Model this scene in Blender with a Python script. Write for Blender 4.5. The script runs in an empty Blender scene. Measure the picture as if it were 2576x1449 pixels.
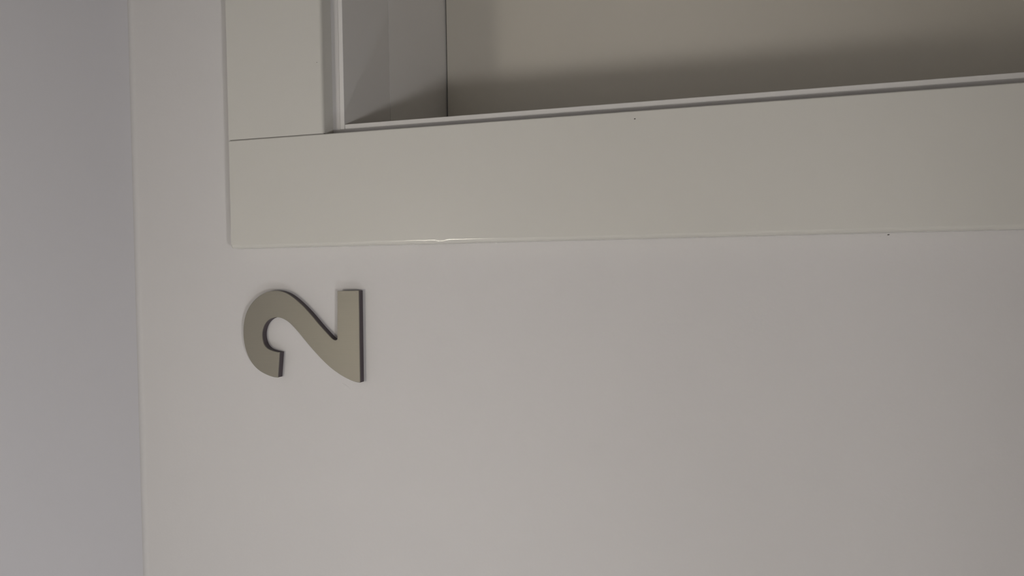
import bpy, bmesh, math, random
from mathutils import Matrix, Vector, noise
from mathutils.geometry import tessellate_polygon
random.seed(4)
scene = bpy.context.scene
C = scene.collection

# ---------------------------------------------------------------- scale
S = 0.857            # everything below was measured with the eye 0.7 from the wall; S makes it metres
ZC = 1.70            # eye height
def P(x, y, z):      # measured (x right, y into wall, z above eye) -> metres
    return Vector((x * S, y * S, ZC + z * S))
CEIL = ZC + 0.6475 * S

# ---------------------------------------------------------------- camera (phone held on its side, tilted up)
F = 2050.0
Zc = Vector((-6258.0, 39.5, F)).normalized()          # world up in image axes (x right, y down, z forward)
cc = -0.027
Xc = Vector(((Zc.y - cc * Zc.z) / Zc.x, -1.0, cc)).normalized()
Yc = Zc.cross(Xc)
Rw = Matrix((Xc, Yc, Zc))
cr, cu, cb = Rw @ Vector((1, 0, 0)), Rw @ Vector((0, -1, 0)), Rw @ Vector((0, 0, -1))
cam = bpy.data.cameras.new('camera')
co = bpy.data.objects.new('camera', cam); C.objects.link(co)
m = Matrix((cr, cu, cb)).transposed().to_4x4(); m.translation = P(0, -0.70, 0)
co.matrix_world = m
cam.sensor_width = 36; cam.lens = F / 2576 * 36; cam.clip_start = 0.02
scene.camera = co

# ---------------------------------------------------------------- world, exposure, lamps
w = bpy.data.worlds.new('world'); scene.world = w; w.use_nodes = True
w.node_tree.nodes['Background'].inputs[0].default_value = (0.75, 0.85, 1.0, 1)
w.node_tree.nodes['Background'].inputs[1].default_value = 1.0
scene.view_settings.view_transform = 'Standard'; scene.view_settings.look = 'None'
scene.view_settings.gamma = 1; scene.view_settings.use_curve_mapping = False
scene.view_settings.exposure = -0.07
LAMP_E = 40.0        # radiance of the flat ceiling lamp's diffuser
LAMP_COL = (1.0, 0.92, 0.78)
# two added, unseen fill lights behind the viewer: they light the ceiling, which lights the rest
FILL_UPS = [((-0.25, -0.98, 1.18), 4.5, (1.0, 0.965, 0.97)), ((-1.00, -0.90, 1.40), 3.6, (0.93, 0.95, 1.0))]
for (ux, uy, uz), en, colr in FILL_UPS:
    al = bpy.data.lights.new('uplighter_bulb', 'AREA'); al.shape = 'DISK'
    al.size = 0.10; al.energy = en; al.color = colr
    ao = bpy.data.objects.new('uplighter_bulb', al); C.objects.link(ao)
    ao.matrix_world = Matrix.Translation((ux, uy, uz - 0.062)) @ Matrix.Rotation(math.radians(180), 4, 'X')

# ---------------------------------------------------------------- materials
def mat(name, col, rough=0.5, metal=0.0, bump=0.0, bscale=400.0, mottle=0.0, mscale=8.0, spec=0.5, emit=None, es=0.0):
    mt = bpy.data.materials.new(name); mt.use_nodes = True
    nt = mt.node_tree; b = nt.nodes['Principled BSDF']
    b.inputs['Base Color'].default_value = (*col, 1); b.inputs['Roughness'].default_value = rough
    b.inputs['Metallic'].default_value = metal; b.inputs['Specular IOR Level'].default_value = spec
    tc = nt.nodes.new('ShaderNodeTexCoord')
    if mottle:
        n = nt.nodes.new('ShaderNodeTexNoise'); n.inputs['Scale'].default_value = mscale; n.inputs['Detail'].default_value = 4
        nt.links.new(tc.outputs['Object'], n.inputs['Vector'])
        r = nt.nodes.new('ShaderNodeMixRGB'); r.blend_type = 'MIX'
        r.inputs[1].default_value = (*[c * (1 - mottle) for c in col], 1); r.inputs[2].default_value = (*[min(1, c * (1 + mottle)) for c in col], 1)
        nt.links.new(n.outputs['Fac'], r.inputs[0]); nt.links.new(r.outputs[0], b.inputs['Base Color'])
    if bump:
        n = nt.nodes.new('ShaderNodeTexNoise'); n.inputs['Scale'].default_value = bscale; n.inputs['Detail'].default_value = 3
        nt.links.new(tc.outputs['Object'], n.inputs['Vector'])
        bp = nt.nodes.new('ShaderNodeBump'); bp.inputs['Strength'].default_value = bump; bp.inputs['Distance'].default_value = 0.0006
        nt.links.new(n.outputs['Fac'], bp.inputs['Height']); nt.links.new(bp.outputs['Normal'], b.inputs['Normal'])
    if emit:
        b.inputs['Emission Color'].default_value = (*emit, 1); b.inputs['Emission Strength'].default_value = es
    return mt
M_wall = mat('wall_paint', (0.67, 0.658, 0.648), 0.75, bump=0.25, bscale=260, mottle=0.012, mscale=14, spec=0.3)
M_ceil = mat('ceiling_paint', (0.775, 0.77, 0.79), 0.8, bump=0.15, bscale=260, spec=0.3)
M_trim = mat('trim_gloss_paint', (0.66, 0.652, 0.603), 0.17, bump=0.04, bscale=60, mottle=0.01, mscale=10)
M_frame = mat('frame_paint', (0.80, 0.79, 0.77), 0.4, bump=0.08, bscale=90)
M_frame2 = mat('back_frame_paint', (0.90, 0.89, 0.87), 0.4, bump=0.08, bscale=90)
M_leaf = mat('door_leaf_paint', (0.76, 0.73, 0.65), 0.5, bump=0.06, bscale=60, mottle=0.015, mscale=5)
M_gap = mat('joint_shadow_filler', (0.22, 0.21, 0.20), 0.9)
M_floor = mat('floor_wood', (0.26, 0.19, 0.13), 0.45, mottle=0.25, mscale=3)
M_back = mat('corridor_paint', (0.80, 0.78, 0.74), 0.8, mottle=0.02)
M_alu = mat('brushed_aluminium', (0.285, 0.27, 0.232), 0.42, metal=1.0)
M_core = mat('dark_plastic', (0.085, 0.068, 0.078), 0.55)
M_speck = mat('dark_speck', (0.05, 0.045, 0.04), 0.8)
M_lamp = mat('lamp_diffuser', (0.9, 0.9, 0.9), 0.5, emit=LAMP_COL, es=LAMP_E)
M_rim = mat('lamp_rim_white', (0.8, 0.8, 0.8), 0.35)
M_metal = mat('satin_steel', (0.6, 0.6, 0.6), 0.3, metal=1.0)
# brushed grain on the aluminium: very fine streaks along the digit's height
nt = M_alu.node_tree; b = nt.nodes['Principled BSDF']
tc = nt.nodes.new('ShaderNodeTexCoord'); mp = nt.nodes.new('ShaderNodeMapping'); mp.inputs['Scale'].default_value = (2500, 1, 40)
nz = nt.nodes.new('ShaderNodeTexNoise'); nz.inputs['Scale'].default_value = 1; nz.inputs['Detail'].default_value = 2
mr = nt.nodes.new('ShaderNodeMapRange'); mr.inputs['To Min'].default_value = 0.50; mr.inputs['To Max'].default_value = 0.60
nt.links.new(tc.outputs['Object'], mp.inputs[0]); nt.links.new(mp.outputs[0], nz.inputs['Vector'])
nt.links.new(nz.outputs['Fac'], mr.inputs['Value']); nt.links.new(mr.outputs[0], b.inputs['Roughness'])

# ---------------------------------------------------------------- helpers
def link(name, bm, material, parent=None, smooth=False):
    me = bpy.data.meshes.new(name); bmesh.ops.recalc_face_normals(bm, faces=bm.faces); bm.to_mesh(me); bm.free()
    if smooth:
        for p in me.polygons: p.use_smooth = True
    me.materials.append(material)
    o = bpy.data.objects.new(name, me); C.objects.link(o)
    if parent: o.parent = parent
    return o
def box(bm, lo, hi, bev=0.0, seg=3):
    r = bmesh.ops.create_cube(bm, size=1.0)
    for v in r['verts']:
        v.co = Vector([(lo[i] + hi[i]) / 2 + v.co[i] * (hi[i] - lo[i]) for i in range(3)])
    if bev:
        es = list({e for v in r['verts'] for e in v.link_edges})
        bmesh.ops.bevel(bm, geom=es, offset=bev, segments=seg, affect='EDGES', profile=0.5)
def boxobj(name, boxes, material, parent=None, bev=0.0):
    bm = bmesh.new()
    for lo, hi in boxes: box(bm, lo, hi, bev)
    return link(name, bm, material, parent)
def struct(o, label=None):
    o['kind'] = 'structure'
    if label: o['label'] = label
    o['category'] = {'w': 'wall', 'f': 'floor', 'c': 'ceiling', 'd': 'door', 't': 'trim', 'b': 'baseboard'}[o.name[0]]
    if o.name.startswith('window'): o['category'] = 'window'
    return o
def cyl(bm, c, axis, r, h, n=48):
    res = bmesh.ops.create_cone(bm, cap_ends=True, segments=n, radius1=r, radius2=r, depth=h)
    q = Vector((0, 0, 1)).rotation_difference(Vector(axis)).to_matrix().to_4x4()
    bmesh.ops.transform(bm, matrix=Matrix.Translation(c) @ q, verts=res['verts'])

# measured lines, in metres
XO = 0.0212 * S      # outer edge of the side casing
XI = 0.1281 * S      # its inner edge
XL = 0.1388 * S      # inner face of the frame lining
HT = ZC + 0.5155 * S # top of the casings
HB = ZC + 0.4090 * S # underside of the head casing
HL = ZC + 0.3967 * S # underside of the frame lining
YC = -0.018 * S      # casing front
YM = 0.099 * S       # back of the lining
YD = 0.256 * S       # door leaf front
XR = XL + 0.80       # right side of the opening
XRI = XR + (XL - XI); XRO = XRI + (XI - XO)
X0, X1, Y0 = -2.6, 2.8, -1.45
WT = YD + 0.06

# ---------------------------------------------------------------- room shell
bm = bmesh.new()                                        # wall with the number, soft fillet into the ceiling
prof = [(0.0, 0.0), (0.0, CEIL), (WT, CEIL), (WT, 0)]
def prism_x(bm, prof, xa, xb):
    va = [bm.verts.new((xa, p[0], p[1])) for p in prof]; vb = [bm.verts.new((xb, p[0], p[1])) for p in prof]
    n = len(prof)
    for i in range(n): bm.faces.new((va[i], va[(i + 1) % n], vb[(i + 1) % n], vb[i]))
    bm.faces.new(va); bm.faces.new(vb[::-1])
g = 0.004
prism_x(bm, prof, X0, XL - g)
prism_x(bm, prof, XR + g, X1)
prism_x(bm, [(0, HL + g)] + prof[1:-1] + [(WT, HL + g)], XL - g, XR + g)
wall_obj = link('wall_front', bm, M_wall)
wall = struct(wall_obj, 'plain white painted wall carrying the metal number beside the doorway')
# soft plaster curve where the wall runs into the ceiling
rf = 0.004; bm = bmesh.new()
arc = [(-rf + rf * math.cos(a), CEIL - rf + rf * math.sin(a)) for a in [i * math.pi / 32 for i in range(17)]]
prism_x(bm, [(0.0, CEIL)] + arc[::-1], X0, X1)
cove = link('plaster_cove', bm, M_wall, wall); cove['label'] = 'softly rounded plaster corner below the ceiling'
# scuffs: small dark flecks by the casing and a faint dried smear under the number's lower corner
def fleck(name, c, rx, rz, d, material, parent):
    bm = bmesh.new(); n = 10
    ring = [bm.verts.new((c[0] + rx * math.cos(t) * random.uniform(.7, 1.1), c[1] - d * .3, c[2] + rz * math.sin(t) * random.uniform(.7, 1.1))) for t in [i * 2 * math.pi / n for i in range(n)]]
    base = [bm.verts.new((v.co.x, c[1] + 0.0001, v.co.z)) for v in ring]
    top = bm.verts.new((c[0], c[1] - d, c[2]))
    for i in range(n):
        j = (i + 1) % n
        bm.faces.new((ring[i], ring[j], top)); bm.faces.new((base[i], base[j], ring[j], ring[i]))
    bm.faces.new(base[::-1])
    o = link(name, bm, material, parent)
    return o
def unproj(px, py, y):
    r = Rw @ Vector((px - 1288, py - 724.5, F)); t = (0.7 + y) / r.y
    return P(r.x * t, y, r.z * t)
o = fleck('paint_speck', unproj(2235, 590.5, 0), 0.0004, 0.0008, 0.0003, M_speck, wall); o['label'] = 'tiny dark speck on the wall beside the casing'
o = fleck('paint_speck', unproj(2215, 594.5, 0), 0.0003, 0.0006, 0.0002, M_trim, wall)

ceiling = struct(boxobj('ceiling', [((X0 - .1, Y0 - .1, CEIL), (X1 + .1, WT + .1, CEIL + .1))], M_ceil), 'smooth white ceiling meeting the wall above the number')
struct(boxobj('floor', [((X0 - .1, Y0 - .1, -.1), (X1 + .1, WT + .1, 0))], M_floor), 'warm brown floor of the corridor below the view')
struct(boxobj('wall_back', [((X0 - .1, Y0 - .1, 0), (X1 + .1, Y0, CEIL))], M_back), 'plain corridor wall behind the viewer')
struct(boxobj('wall_right', [((X1, Y0, 0), (X1 + .1, WT, CEIL))], M_back), 'plain end wall far to the right')
struct(boxobj('wall_left', [((X0 - .1, Y0, 0), (X0, WT, CEIL))], M_back), 'plain end wall far to the left')
struct(boxobj('baseboard_front', [((X0, -.012, 0), (XO, 0, .09)), ((XRO, -.012, 0), (X1, 0, .09))], M_trim), 'white baseboard under the numbered wall')
struct(boxobj('baseboard_back', [((X0, Y0, 0), (X1, Y0 + .012, .09))], M_trim), 'white baseboard behind the viewer')

# ---------------------------------------------------------------- casings (architrave boards)
def casing_v(name, xa, xb, label, flip=False):
    """vertical board: outer edge thickly rounded by paint, with runs; inner edge softly eased"""
    t = -YC; R = 0.0034; r2 = 0.0010; rb = 0.0005
    prof = [(rb, 0.0), (0.0, -rb)]
    k = 8
    for i in range(k + 1):
        a = math.pi - i * (math.pi / 2) / k
        prof.append((R + R * math.cos(a), -t + R - R * math.sin(a)))
    W = xb - xa
    for i in range(5):
        a = math.pi / 2 - i * (math.pi / 2) / 4
        prof.append((W - r2 + r2 * math.cos(a), -t + r2 - r2 * math.sin(a)))
    prof += [(W, 0.0)]
    bm = bmesh.new(); rows = []
    zs = []; z = 0.0
    while z < HT - 0.0005:
        zs.append(z); z += (0.0008 if 0.27 < (z - ZC) / S < 0.32 else 0.0035) if z > ZC - 0.25 else 0.05
    zs.append(HT - 0.0012); zs.append(HT)
    for z in zs:
        row = []
        for i, (px, py) in enumerate(prof):
            dx = dy = 0
            if 2 <= i <= 10:
                n1 = noise.noise((z * 22, 3.1, i * .05)) * 0.00008 + noise.noise((z * 90, 7.7, i * .1)) * 0.000012
                # the paint run that interrupts the shine
                zz = (z - ZC) / S
                run = math.exp(-((zz - 0.2905) / 0.006) ** 4) * 0.00055 + math.exp(-((zz - 0.3075) / 0.0022) ** 2) * 0.0003
                dx -= n1; dy -= run * math.sin(math.pi * min(1, (i - 1) / 8.0)) + n1
            top = 1 if z > HT - 0.0006 else 0
            if top: pass
            X = xa + px + dx if not flip else xb - px - dx
            row.append(bm.verts.new((X, py + dy, z)))
        rows.append(row)
    n = len(prof)
    for a, b_ in zip(rows[:-1], rows[1:]):
        for i in range(n): bm.faces.new((a[i], a[(i + 1) % n], b_[(i + 1) % n], b_[i]))
    bm.faces.new(rows[0][::-1]); bm.faces.new(rows[-1])
    o = link(name, bm, M_trim, None)
    for p in o.data.polygons: p.use_smooth = abs(p.normal.z) < .5 and p.area < 0.00002
    return struct(o, label)
tl = casing_v('trim_1', XO, XI - 0.0002, 'white glossy upright door casing board to the right of the number')
tr = casing_v('trim_3', XRI + 0.0002, XRO, 'white upright door casing board on the far side of the doorway', flip=True)
o = fleck('paint_speck', unproj(1597, 299, -0.018), 0.0004, 0.0007, 0.0003, M_speck, tl); o['label'] = 'tiny dark speck on the casing'
# head casing, butted between the uprights; underside edge eased
bm = bmesh.new(); r = 0.0028
pr = [(0, HT), (0, HB), (YC + r, HB)] + [(YC + r - r * math.sin(a), HB + r - r * math.cos(a)) for a in [i * math.pi / 12 for i in range(1, 7)]] + [(YC + .0009, HT - .0001), (YC + .0012, HT)]
pr = [(0, HT), (0, HB), (YC + r, HB)] + [(YC + r - r * math.sin(a), HB + r - r * math.cos(a)) for a in [i * math.pi / 12 for i in range(1, 7)]] + [(YC, HT)]
prism_x(bm, pr, XI + 0.0003, XRI - 0.0003)
th = struct(link('trim_2', bm, M_trim), 'white head casing board above the doorway, butted against the upright casing')
o = fleck('paint_speck', unproj(797, 157, -0.018), 0.0004, 0.0004, 0.0003, M_gap, th)
# dark filler deep in the butt joint
struct(boxobj('trim_4', [((XI - 0.0004, YC + .0007, HB), (XI + 0.0005, -.0001, HT - .001))], M_gap), 'thin open joint between upright and head casing boards')

# ---------------------------------------------------------------- door: lining, back frame, leaf
door = bpy.data.objects.new('door_1', None); C.objects.link(door); door.location = (XL, 0, 0)
door['kind'] = 'structure'; door['category'] = 'door'; door['label'] = 'closed pale door leaf set deep in a white frame right of the number'
def dpart(name, boxes, material, bev=0.0, parent=door):
    o = boxobj(name, boxes, material, None, bev)
    o.parent = parent
    if parent is door: o.matrix_parent_inverse = Matrix.Translation(-door.location)
    return o
gy = 0.0006
dpart('frame_lining', [((XL - g, gy - .0006, HL), (XR + g, YM, HL + g)),], M_frame, 0.0005)
dpart('frame_lining', [((XL - g, gy - .0006, 0), (XL, YM, HL - .0002))], M_frame, 0.0007)
dpart('frame_lining', [((XR, gy - .0006, 0), (XR + g, YM, HL - .0002))], M_frame, 0.0007)
st = 0.0
dpart('back_frame', [((XL - g, YM + .0004, HL - st), (XR + g, YD + .03, HL + g))], M_frame2, 0.0)
dpart('back_frame', [((XL - g, YM + .0004, 0), (XL + st, YD + .03, HL - st - .0002))], M_frame2, 0.0)
dpart('back_frame', [((XR - st, YM + .0004, 0), (XR + g, YD + .03, HL - st - .0002))], M_frame2, 0.0)
leaf = dpart('door_leaf', [((XL + st + .0022, YD, .006), (XR - st - .0022, YD + .04, HL - st - .0016))], M_leaf, 0.0008)
bm = bmesh.new()
hx = XR - 0.07
cyl(bm, (hx, YD - .004, 1.03), (0, 1, 0), 0.026, 0.008)
cyl(bm, (hx, YD - .028, 1.03), (0, 1, 0), 0.009, 0.046)
cyl(bm, (hx - .055, YD - .048, 1.03), (1, 0, 0), 0.0085, 0.125)
hd = link('door_handle', bm, M_metal, None); hd.parent = door; hd.matrix_parent_inverse = Matrix.Translation(-door.location)
hd['label'] = 'steel lever handle'

# ---------------------------------------------------------------- the number
# outline of the front face, traced in a 4.527x enlargement whose corner is (540, 680); laid on the wall at its true place
YN = -0.0085
# runs between sharp corners; each run is smoothed
runs = [
 [(718,1222),(672,1216),(622,1201),(570,1178),(515,1146),(460,1098),(415,1040),(378,970),(350,890),(332,800),(326,710),(330,620),(345,535),(370,462),(408,395),(455,338),(512,290),(575,256),(640,237),(705,232),(765,241),(830,268),(900,315),(975,380),(1050,455),(1125,540),(1200,630),(1268,705),(1320,760),(1345,784),(1362,793),(1380,795),(1396,786)],
 [(1396,786),(1397,235)],
 [(1397,235),(1640,232)],
 [(1640,232),(1654,1280)],
 [(1654,1280),(1610,1273),(1555,1254),(1485,1221),(1405,1172),(1320,1108),(1238,1033),(1160,950),(1090,870),(1025,792),(965,718),(905,650),(845,592),(785,554),(725,536),(670,541),(620,562),(580,600),(553,652),(540,715),(543,780),(560,838),(590,880),(630,906),(680,924),(738,935)],
 [(738,935),(718,1222)],
]
def smooth(pts, k=4):
    if len(pts) < 4: return pts
    out = []
    for i in range(len(pts) - 1):
        p0 = pts[max(i - 1, 0)]; p1 = pts[i]; p2 = pts[i + 1]; p3 = pts[min(i + 2, len(pts) - 1)]
        for j in range(k):
            t = j / k
            out.append(tuple(0.5 * ((2 * p1[q]) + (-p0[q] + p2[q]) * t + (2 * p0[q] - 5 * p1[q] + 4 * p2[q] - p3[q]) * t * t + (-p0[q] + 3 * p1[q] - 3 * p2[q] + p3[q]) * t ** 3) for q in (0, 1)))
    out.append(pts[-1])
    return out
poly = []
for rn in runs: poly += smooth(rn)[:-1]
pts = [unproj(540 + x / 4.527, 680 + y / 4.527, YN) for x, y in poly]
cx = sum(p.x for p in pts) / len(pts); cz = min(p.z for p in pts)
base = bpy.data.objects.new('house_number', None); C.objects.link(base); base.location = (cx, 0, cz)
base['label'] = 'brushed metal door number 2 with dark sides, fixed on the white wall'; base['category'] = 'number sign'
def digit(name, ya, yb, inset, material, edge=0.0):
    n = len(pts); bm = bmesh.new()
    ins = []
    for i, p in enumerate(pts):                          # small inset along the outline's normal
        a = pts[i - 1]; b_ = pts[(i + 1) % n]
        t = Vector((b_.x - a.x, 0, b_.z - a.z)).normalized(); nn = Vector((t.z, 0, -t.x))
        ins.append((p, nn))
    area = sum(pts[i].x * pts[(i + 1) % n].z - pts[(i + 1) % n].x * pts[i].z for i in range(n))
    sg = -1 if area > 0 else 1
    def ring(y, d): return [bm.verts.new((p.x + sg * nn.x * d - cx, y, p.z + sg * nn.z * d - cz)) for p, nn in ins]
    rings = [ring(yb, inset)]
    if edge: rings += [ring(ya + edge, inset), ring(ya, inset + edge)]
    else: rings += [ring(ya, inset)]
    for a, b_ in zip(rings[:-1], rings[1:]):
        for i in range(n): bm.faces.new((a[i], a[(i + 1) % n], b_[(i + 1) % n], b_[i]))
    for rg in (rings[0], rings[-1]):
        for tri in tessellate_polygon([[v.co.copy() for v in rg]]):
            try: bm.faces.new([rg[q] for q in tri])
            except ValueError: pass
    return link(name, bm, material, base)
fp = digit('face_plate', YN * S, YN * S + 0.0011, 0.0, M_alu, 0.0002); fp['label'] = 'brushed metal face'
cp = digit('core', YN * S + 0.0011, -0.0002, 0.0002, M_core); cp['label'] = 'dark plastic sides'
# faint ridge of dried adhesive below the number
bm = bmesh.new(); a = unproj(858, 962, 0); b_ = unproj(884, 982, 0)
N = 14; prev = None
for i in range(N + 1):
    t = i / N; c = a.lerp(b_, t); wd = 0.0012 * math.sin(math.pi * t) + 0.0001; nrm = Vector((b_ - a)).normalized(); sd = Vector((nrm.z, 0, -nrm.x))
    row = [bm.verts.new((c + sd * wd * u) + Vector((-cx, -0.0004 * (1 - u * u) * math.sin(math.pi * t) + .00002, -cz))) for u in (-1, -.5, 0, .5, 1)]
    if prev:
        for k in range(4): bm.faces.new((prev[k], prev[k + 1], row[k + 1], row[k]))
    prev = row
ad = link('adhesive_smear', bm, M_wall, base, True); ad['label'] = 'faint dried smear on the wall under the number'

# ---------------------------------------------------------------- ceiling lamps
# it hangs a few centimetres below the ceiling: rose, short stem, flattened glass bowl
LX, LY, LZ = -0.150 * S, -0.76 * S, ZC + 0.598 * S
e = bpy.data.objects.new('ceiling_lamp', None); C.objects.link(e); e.location = (LX, LY, CEIL)
e['label'] = 'small ceiling lamp with a flattened glowing glass bowl above the viewer'; e['category'] = 'ceiling lamp'
bm = bmesh.new(); cyl(bm, (0, 0, -.004), (0, 0, 1), 0.03, .008); link('ceiling_rose', bm, M_rim, e)
bm = bmesh.new(); cyl(bm, (0, 0, (LZ - CEIL) / 2), (0, 0, 1), 0.006, CEIL - LZ - .01); link('stem', bm, M_metal, e)
bm = bmesh.new(); bmesh.ops.create_uvsphere(bm, u_segments=40, v_segments=20, radius=1)
for v in bm.verts: v.co = Vector((v.co.x * .05, v.co.y * .05, v.co.z * .026 + LZ - CEIL))
link('glass_bowl', bm, M_lamp, e, True)

# ---------------------------------------------------------------- made-up stands and bowls for the added fill lights
def lathe(name, prof, material, parent, n=40):
    bm = bmesh.new(); rows = []
    for r, z in prof: rows.append([bm.verts.new((r * math.cos(2 * math.pi * i / n), r * math.sin(2 * math.pi * i / n), z)) for i in range(n)])
    for a, b_ in zip(rows[:-1], rows[1:]):
        for i in range(n): bm.faces.new((a[i], a[(i + 1) % n], b_[(i + 1) % n], b_[i]))
    bm.faces.new(rows[0][::-1]); bm.faces.new(rows[-1])
    return link(name, bm, material, parent, True)
for ((ux, uy, UZ), en, colr), lab in zip(FILL_UPS, ('white standing uplighter with a shallow bowl, right behind the viewer', 'taller white standing uplighter with a shallow bowl, to the left behind the viewer')):
    fl = bpy.data.objects.new('floor_lamp', None); C.objects.link(fl); fl.location = (ux, uy, 0)
    fl['label'] = lab; fl['category'] = 'floor lamp'; fl['group'] = 'uplighters behind the viewer'
    lathe('base', [(.13, 0), (.135, .006), (.13, .016), (.03, .024)], M_rim, fl)
    lathe('pole', [(.011, .020), (.011, UZ - .075)], M_rim, fl, 16)
    lathe('bowl', [(.012, UZ - .08), (.06, UZ - .072), (.12, UZ - .045), (.155, UZ - .003), (.152, UZ - .003), (.117, UZ - .041), (.06, UZ - .066), (.01, UZ - .072)], M_rim, fl)
